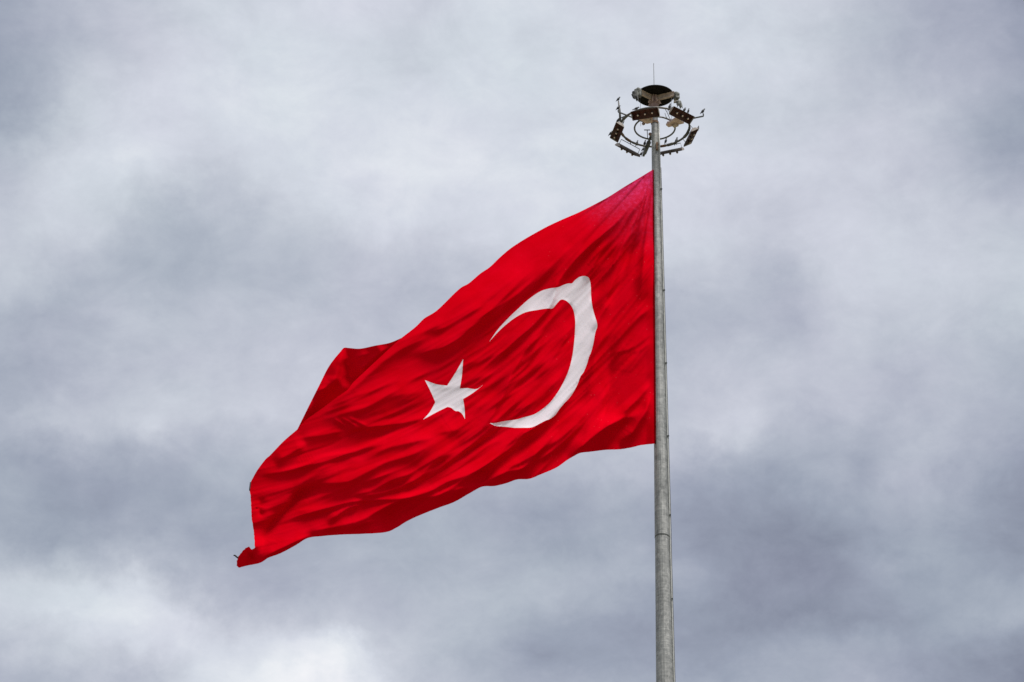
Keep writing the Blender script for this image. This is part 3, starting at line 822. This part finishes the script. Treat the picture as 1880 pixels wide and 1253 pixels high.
# folds: (dark side of the fold, as a line from its upper end down; height towards the viewer in m; width of lit side; width of shaded side, px)
FOLDS = [
 ("1174,355 1136,407 1099,440 1074,463 1048,490 1027,518 1013,560 980,599 951,624 925,647 894,661", .17, 17, 6),
 ("1182,357 1147,415 1128,440 1105,465 1088,493 1071,510", .12, 15, 6),
 ("1193,357 1170,419 1151,444 1136,472 1110,520", .10, 13, 7),
 ("1196,396 1186,453 1184,491 1178,540", .10, 12, 8),
 ("971,505 932,543 898,576 867,604 844,624 814,641 770,652", .15, 24, 9),
 ("894,560 850,585 817,604 790,612", .07, 14, 7),
 ("1017,587 986,625 961,654 942,688 928,722 912,752 893,782 862,810", .17, 19, 8),
 ("1051,606 1028,643 1007,671 990,692", .10, 14, 7),
 ("1000,622 988,640 972,667 955,685 940,699 922,716", .09, 13, 6),
 ("1060,700 1040,735 1008,772 985,789 962,800 943,820 911,845 882,864 853,877 819,889 796,902 738,923 705,938", .17, 24, 8),
 ("926,829 901,852 872,871 845,887 811,909 780,918", .09, 8, 6),
 ("885,893 872,897 840,905 819,911 776,930 742,955", .26, 18, 15),
 ("1000,820 987,835 964,862 930,871 899,886", .17, 14, 8),
 ("860,795 834,802 819,812 786,835 757,858 700,883 655,893", .26, 34, 20),
 ("778,729 760,731 727,736 689,753 650,764 610,775", .30, 42, 26),
 ("612,771 624,777 637,786", .03, 4, 3), ("626,769 640,776 653,784", .035, 4, 3), ("637,767 655,775 672,784", .03, 4, 3),
 ("800,763 746,778 679,787 640,790", .10, 16, 7),
 ("631,793 600,800 559,807", .05, 10, 6),
 ("800,806 760,815 708,828 680,842", .12, 20, 11),
 ("640,832 591,842 553,859 519,868 485,873", .055, 8, 3.5),
 ("587,892 549,905 530,927 499,958 482,986 478,1002", -.22, 18, 13),
 ("800,815 760,838 706,855 678,870 639,889 610,892 582,893", .36, 34, 13),
 ("790,914 760,916 687,920 639,924 610,932 563,945 522,958", .07, 8, 4),
 ("665,928 639,936 622,947 606,958", .11, 10, 8),
 ("780,905 720,928 687,946 649,962 610,968", .13, 14, 7),
 ("566,986 534,1002 505,1016 485,1026", .16, 14, 6),
 ("480,915 476,931 484,948", -.05, 8, 6),
 ("1140,772 1117,785 1099,798 1075,819 1055,838", .30, 16, 7),
 ("1200,722 1189,755 1176,776 1160,800 1145,812", .20, 12, 8),
 ("1197,706 1171,736 1155,750 1138,766", .11, 9, 6),
 ("1185,758 1166,768 1131,775 1100,795", .16, 14, 12),
 ("1122,660 1118,677 1115,704 1109,744 1104,784", -.13, 26, 10),
 ("1122,556 1101,587 1092,606", .06, 9, 6),
 ("1199,612 1173,633 1154,643 1130,650", .035, 9, 4), ("1198,628 1178,643 1160,650", .025, 7, 4), ("1197,566 1165,592 1140,622 1128,640", .07, 12, 7),
 ("1150,470 1120,540 1105,575", .07, 12, 7),
 ("1118,600 1100,640 1090,690 1080,730", .08, 14, 8),
 ("1090,745 1060,780 1030,806 1000,828", .12, 15, 7),
 ("1075,775 1050,800 1020,826 985,850", .07, 9, 5),
 ("1120,720 1095,760 1075,800", .07, 12, 6),
 ("880,540 830,575 790,610 740,640", .12, 22, 14),
 ("780,625 730,650 690,680 650,716 620,738", .10, 20, 10),
 ("900,690 870,700 840,712 800,716", .06, 14, 8),
 ("905,735 880,752 862,775 840,790 800,800", .10, 16, 9),
 ("760,870 720,885 680,905 640,912", .10, 14, 8),
 ("740,895 700,908 660,915", .06, 8, 5),
 ("840,830 800,850 770,880 730,900", .12, 18, 9),
 ("700,955 650,968 600,973 560,982", .09, 12, 7),
 ("620,850 590,868 560,890 535,915 515,935", .14, 22, 14),
 ("560,820 535,835 510,850", .09, 14, 8),
 ("1020,800 990,830 955,852 930,862", .10, 12, 6),
 ("960,720 930,760 900,790", .05, 10, 6),
 ("1030,690 1005,720 975,745 950,756", .08, 14, 8),
]
# faces turned away along a line: (line, slope of the part above it, slope of the part below it, softness px, reach px)
TURNS = [
 ("1198,314 1122,380 1086,396 1044,430 1004,461 967,492 917,515 856,545 798,590 760,612", .42, .0, 4, 75),
 ("733,634 710,655 680,684 655,707 630,732 600,756 566,782", .38, .0, 3, 30),
 ("1203,715 1190,752 1166,770 1131,775 1099,798 1075,819 1050,842", .0, .24, 2.5, 60),
 ("900,884 872,896 840,904 812,916 776,931 752,951", .0, .36, 3, 30),
 ("570,984 534,1001 505,1014 480,1028", .0, .55, 2, 30),
 ("985,866 964,868 930,876 895,888", .0, .3, 2.5, 30),
 ("800,815 760,838 706,855 678,870 639,889 610,891 575,894", .0, .10, 3, 40),
 ("800,835 757,858 700,882 650,894", .0, .05, 4, 40),
]
SEAMS = [("640,832 591,842 553,859 519,868 485,873", 10), ("790,914 760,916 687,920 639,924 610,932 563,945 522,958", -12)]
# many fine tension creases running with the folds
STREAKS = []
_sr = random.Random(21)
while len(STREAKS) < 210:
    x = _sr.uniform(500, 1195) if _sr.random() < .36 else _sr.uniform(880, 1195)
    yt = np.interp(x, [p[0] for p in TOP[::-1]], [p[1] for p in TOP[::-1]]) if x > 737 else np.interp(x, [546, 737], [788, 621])
    yb = np.interp(x, [p[0] for p in BOT], [p[1] for p in BOT])
    y = _sr.uniform(yt + (50 if x < 1120 else 15), yb + 10)
    ln = _sr.uniform(70, 260); bend = _sr.uniform(.8, 1.25); p_ = [(x, y)]; n_ = 5
    for i in range(n_):
        k_ = min(max((x - 430) / 780, 0), 1)
        tn = (.22 + 1.1 * k_ ** 1.6) * bend + _sr.uniform(-.08, .08)
        st = ln / n_ / math.hypot(1, tn)
        x -= st; y += st * tn
        p_.append((x, y))
    wd = _sr.uniform(1.7, 4.2)
    STREAKS.append((p_, _sr.choice((1, 1, 1, -1)) * wd * _sr.uniform(.011, .022), wd * _sr.uniform(1.2, 2.4), wd))
def sd_line(X, Y, pts):
    """signed distance to a polyline (positive on its upper side) and position along it"""
    P = catmull(pts, 12)
    best = np.full(X.shape, 1e9); sgn = np.zeros(X.shape); al = np.zeros(X.shape)
    L = np.linalg.norm(np.diff(P, axis=0), axis=1); cum = np.concatenate([[0], np.cumsum(L)]); tot = cum[-1]
    for i in range(len(P) - 1):
        d = (P[i + 1] - P[i]) / max(L[i], 1e-9)
        rx, ry = X - P[i, 0], Y - P[i, 1]
        t = rx * d[0] + ry * d[1]
        tcl = np.clip(t, 0, L[i])
        dx, dy = rx - tcl * d[0], ry - tcl * d[1]
        dist = np.hypot(dx, dy)
        nx, ny = (d[1], -d[0])
        if ny > 0: nx, ny = -nx, -ny
        s = rx * nx + ry * ny
        s = np.where((t >= 0) & (t <= L[i]) | ((t < 0) & (i > 0)) | ((t > L[i]) & (i < len(P) - 2)), np.sign(s) * dist, s)
        m_ = dist < best - 1e-9
        best[m_] = dist[m_]; sgn[m_] = s[m_]; al[m_] = ((cum[i] + t) / tot)[m_]
    return sgn, al, tot
def fold_height(X, Y, folds, nar=1.0):
    h = np.zeros(X.shape)
    for pts, A, wa, wb in folds:
        pts = S(pts) if isinstance(pts, str) else pts
        if wb >= 12 and A > 0 and nar < 1: A = A * .50          # broad rolls stay shallow, creases bite
        wa, wb = wa * nar, wb * nar
        s, al, tot = sd_line(X, Y, pts)
        c0 = .45 * wb if A > 0 else -.45 * wb
        s0 = s - c0
        if A > 0: w = np.where(s0 > 0, wa, wb)
        else: w = np.where(s0 > 0, wb, wa)
        e = np.clip(np.minimum(al + .12, 1.12 - al) / .36, 0, 1); e = e * e * (3 - 2 * e)
        h += A * np.exp(-((np.sqrt(s0 ** 2 + 1.2) - 1.09) / w) ** 1.25) * e
    return h
def turn_height(X, Y):
    h = np.zeros(X.shape)
    for pts, ku, kd, soft, reach in TURNS:
        s_, al, tot = sd_line(X, Y, S(pts))
        e = np.clip(np.minimum(al + .05, 1.05 - al) / .30, 0, 1); e = e * e * (3 - 2 * e)
        sat = lambda q: reach * np.tanh(q / reach)
        sp1 = lambda q: soft * np.logaddexp(0, q / soft)
        h -= MPX * e * (ku * sat(sp1(s_)) + kd * sat(sp1(-s_)))
    return h
def smooth(a, b_, x): t = np.clip((x - a) / (b_ - a), 0, 1); return t * t * (3 - 2 * t)
def stiff(X, Y):
    """the sewn emblem is a double layer of cloth, so small creases run shallower in it"""
    P = np.stack([X, Y], 1); out = np.ones(len(P))
    for poly in (cres_poly, star_poly):
        m_ = inside(poly, P)
        if m_.any():
            d_ = np.min(np.hypot(P[m_][:, None, 0] - poly[None, :, 0], P[m_][:, None, 1] - poly[None, :, 1]), axis=1)
            out[m_] = 1 - .62 * smooth(-2, 6, d_)
    return out
def cloth_height(X, Y):
    calm = 1 - .62 * np.exp(-((X - 832) / 62) ** 2 - ((Y - 718) / 55) ** 2)
    h = calm * 2.25 * fold_height(X, Y, FOLDS, .82) + calm * fold_height(X, Y, STREAKS) * stiff(X, Y) + turn_height(X, Y)
    # long coordinate across the folds: they fall steeply near the pole and flatten towards the fly
    q = np.clip(X, 430, 1210)
    kx = (q - 430) / 780
    v = Y + 780 * (.22 * kx + 1.1 * kx ** 2.6 / 2.6)
    u = X - .5 * Y
    rid = lambda x, y, t: 1 - np.abs(np.tanh(vnoise(x, y, t) * 1.3)) * 1.5
    am = .55 + .45 * np.tanh(vnoise(X / 90 + 3, Y / 60 + 8, 4))           # calmer and busier patches
    edge = np.interp(X, [p[0] for p in TOP[::-1]], [p[1] for p in TOP[::-1]])
    am = am * (.25 + .75 * smooth(30, 95, Y - edge))
    n_ = .10 * vnoise(u / 260, v / 75, 0) + .040 * vnoise(u / 190 + 7, v / 36, 1) * am
    n_ += .050 * rid(u / 210 + 1, v / 30, 3) * am + .030 * rid(u / 150 + 5, v / 15, 2) * am + .015 * rid(u / 90 + 9, v / 8, 5) * am
    h += 1.05 * (.62 + .38 * smooth(620, 940, X)) * calm * n_ * (.4 + .6 * stiff(X, Y)) + .006 * rid(u / 60 + 2, v / 4.6, 0)
    # pleats gathered at the upper hoist corner
    dx, dy = X - 1204, Y - 300
    r_ = np.hypot(dx, dy); a = np.arctan2(dy, -dx)
    h += .085 * vnoise(a * 15 + 2, r_ / 190, 4) * smooth(15, 80, r_) * (1 - smooth(170, 330, r_)) + .045 * vnoise(a * 30, r_ / 120, 1) * (1 - smooth(80, 230, r_)) * smooth(8, 40, r_)
    # puckers along the panel seams
    for pts, side in SEAMS:
        s, al, tot = sd_line(X, Y, S(pts))
        h += .010 * np.sin(al * tot / 5.2 * 2 * math.pi) * np.exp(-((s - side) / abs(side)) ** 2) * smooth(0, .1, al) * (1 - smooth(.9, 1, al)) * (.6 + .4 * vnoise(al * 9, al * 0, 2))
    # the loose curl at the lower fly corner
    dx, dy = X - 452, Y - 1024
    h -= .75 * MPX * np.clip(dy, -30, 30) * np.exp(-(np.abs(dx) / 24) ** 3 - (np.abs(dy) / 32) ** 4)
    dx, dy = X - 461, Y - 1019
    h -= .16 * np.exp(-((dx - .35 * dy) / 4.5) ** 2 - (dy / 12) ** 2)
    # whole sheet: bellied by the wind, held at the pole
    kk = smooth(1195, 900, X)
    h = h * smooth(1204, 1185, X) + .55 * np.sin(np.clip((1200 - X) / 740, 0, 1) * math.pi * 1.15) + .0 * kk
    return h
def to_world(px, py, h):
    d = rays(px, py)
    t = FLAG_Y / d[:, 1]
    P = CAM + d * t[:, None]
    dn = d / np.linalg.norm(d, axis=1)[:, None]
    return P - dn * h[:, None]

# triangulate the sheet with crescent and star as regions of the same cloth
gx = []
sp_ = 2.2
yy = np.arange(305, 1048, sp_ * .866)
for i, y in enumerate(yy):
    xs_ = np.arange(430, 1206, sp_) + (sp_ / 2 if i % 2 else 0)
    gx.append(np.stack([xs_, np.full_like(xs_, y)], 1))
gx = np.vstack(gx)
gx = gx[inside(front_poly, gx)]
allc = np.vstack([front_poly, cres_poly, star_poly])
cells = {}
for p in allc: cells.setdefault((int(p[0] // 4), int(p[1] // 4)), []).append(p)
keep = []
for p in gx:
    ci, cj = int(p[0] // 4), int(p[1] // 4); ok = True
    for a in (-1, 0, 1):
        for b_ in (-1, 0, 1):
            for q in cells.get((ci + a, cj + b_), ()):
                if (q[0] - p[0]) ** 2 + (q[1] - p[1]) ** 2 < 1.5: ok = False; break
    keep.append(ok)
gx = gx[np.array(keep)]
nf, nc, ns_ = len(front_poly), len(cres_poly), len(star_poly)
pts2 = np.vstack([front_poly, cres_poly, star_poly, gx])
edges = []
o_ = 0
for n_ in (nf, nc, ns_):
    edges += [(o_ + i, o_ + (i + 1) % n_) for i in range(n_)]; o_ += n_
rv, re_, rf, *_ = delaunay_2d_cdt([Vector(p) for p in pts2.tolist()], edges, [], 0, 1e-4)
V2 = np.array([tuple(p) for p in rv])
T = np.array([f for f in rf if len(f) == 3])
cen = V2[T].mean(axis=1)
in_f = inside(front_poly, cen); in_c = inside(cres_poly, cen); in_s = inside(star_poly, cen)
H = cloth_height(V2[:, 0], V2[:, 1])
W3 = to_world(V2[:, 0], V2[:, 1], H)
ORG = to_world(np.array([1201.0]), np.array([314.0]), np.array([0.0]))[0]
W3 = W3 - ORG
flag = empty('flag', ORG)
tag(flag, 'huge red flag with white crescent and star streaming from the pole', 'flag')
def submesh(mask, name, mat, extra=None):
    tri = T[mask]
    # face the viewer
    a, b_, c_ = W3[tri[:, 0]], W3[tri[:, 1]], W3[tri[:, 2]]
    nn = np.cross(b_ - a, c_ - a)
    flip = (nn * (a + ORG - CAM)).sum(1) > 0
    tri[flip] = tri[flip][:, ::-1]
    used, inv = np.unique(tri, return_inverse=True)
    vs_ = W3[used]; fs = inv.reshape(tri.shape)
    px = V2[used]
    if extra is not None:
        ev, ef, epx = extra
        fs = np.vstack([fs, ef + len(vs_)]); vs_ = np.vstack([vs_, ev]); px = np.vstack([px, epx])
    o = link_mesh(name, vs_.tolist(), fs.tolist(), mat, flag)
    # per vertex: pink tint near the upper hoist corner, flecks towards the pole
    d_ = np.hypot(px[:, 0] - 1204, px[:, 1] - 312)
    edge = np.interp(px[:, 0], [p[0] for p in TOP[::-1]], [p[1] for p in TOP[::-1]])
    corner_tint = (1 - smooth(45, 175, d_)) * (.35 + .65 * (1 - smooth(8, 55, px[:, 1] - edge)))
    at = o.data.attributes.new('corner_tint', 'FLOAT', 'POINT'); at.data.foreach_set('value', corner_tint.astype(np.float32))
    fl = smooth(880, 1080, px[:, 0])
    at = o.data.attributes.new('flecks', 'FLOAT', 'POINT'); at.data.foreach_set('value', fl.astype(np.float32))
    return o
# upper fly corner: the sheet doubles back behind the crease and stands up again behind it
BACK = S("736.8,621 715.8,629.7 689,634.9 660,640.6 641,639.3 631.5,638.9 625.8,645 604.7,671.8 585.5,709 564.5,751 546,788.6")
nt_, ns2 = 110, 44
def resamp(P, n):
    P = catmull(P, 2.0); L = np.concatenate([[0], np.cumsum(np.linalg.norm(np.diff(P, axis=0), axis=1))])
    s = np.linspace(0, L[-1], n); return np.stack([np.interp(s, L, P[:, 0]), np.interp(s, L, P[:, 1])], 1)
cA = resamp(CREASE, nt_); cB = resamp(BACK, nt_)
hA = cloth_height(cA[:, 0], cA[:, 1])
KF = [("633,645 631,652 624,680 612,707 591,719 575,730", .20, 12, 8), ("637,662 641,680 645,700", -.10, 9, 6), ("700,640 670,655 648,664", .10, 14, 8), ("715,640 690,660 660,690", .16, 12, 9), ("600,712 580,740 565,765", .10, 9, 6)]
ev, epx = [], []
for i in range(nt_):
    tt = i / (nt_ - 1); env = math.sin(math.pi * tt) ** .6
    dip = np.array((8.0, 13.0)) * env
    for j in range(ns2):
        s = j / (ns2 - 1)
        if s < .25:
            w_ = s / .25; p = cA[i] + dip * math.sin(w_ * math.pi / 2); dep = .80 * env * (1 - math.cos(w_ * math.pi / 2)) + .06 * math.sin(w_ * math.pi) * env
        else:
            w_ = (s - .25) / .75; p = (cA[i] + dip) * (1 - w_) + cB[i] * w_; dep = env * (.80 - .68 * w_)
        epx.append(p); ev.append(hA[i] - dep)
epx = np.array(epx); eh = np.array(ev)
sfac = np.tile(np.clip((np.linspace(0, 1, ns2) - .25) / .25, 0, 1), nt_)
eh = eh + (1.7 * fold_height(epx[:, 0], epx[:, 1], KF) + .035 * vnoise(epx[:, 0] / 22, epx[:, 1] / 14, 2)) * sfac
eW = to_world(epx[:, 0], epx[:, 1], eh) - ORG
ef = []
for i in range(nt_ - 1):
    for j in range(ns2 - 1):
        a = i * ns2 + j
        ef += [(a, a + ns2, a + ns2 + 1), (a, a + ns2 + 1, a + 1)]
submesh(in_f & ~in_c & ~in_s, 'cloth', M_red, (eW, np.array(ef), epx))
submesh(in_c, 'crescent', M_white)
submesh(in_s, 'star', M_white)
# hoist cord and the loose end of cord at the fly tip
hy = np.linspace(313, 815, 60)
hx = np.interp(hy, [p[1] for p in HOIST[::-1]], [p[0] for p in HOIST[::-1]]) - .4
hw = to_world(hx, hy, np.full_like(hx, .005)) - ORG
m = MB(); m.tube([Vector(p) for p in hw], .028, 8); m.build('hoist_cord', M_hem, flag, True)
cp2 = S("437.5,1025 434.5,1023 432.5,1021 430.5,1020 428.6,1020.3")
cw = to_world(np.array([p[0] for p in cp2]), np.array([p[1] for p in cp2]), np.array([.2, .22, .24, .25, .25])) - ORG
m = MB(); m.tube([Vector(p) for p in cw], [.028, .032, .032, .030, .018], 8); m.build('cord_end', M_black_cord, flag, True)
cw = to_world(np.array([459.8, 459.2, 458.6, 458.4]), np.array([886.0, 892, 897, 901]), cloth_height(np.array([462.0] * 4), np.array([886.0, 892, 897, 901]))) - ORG
m = MB(); m.tube([Vector(p) for p in cw], .024, 8); m.build('cord_end', M_black_cord, flag, True)
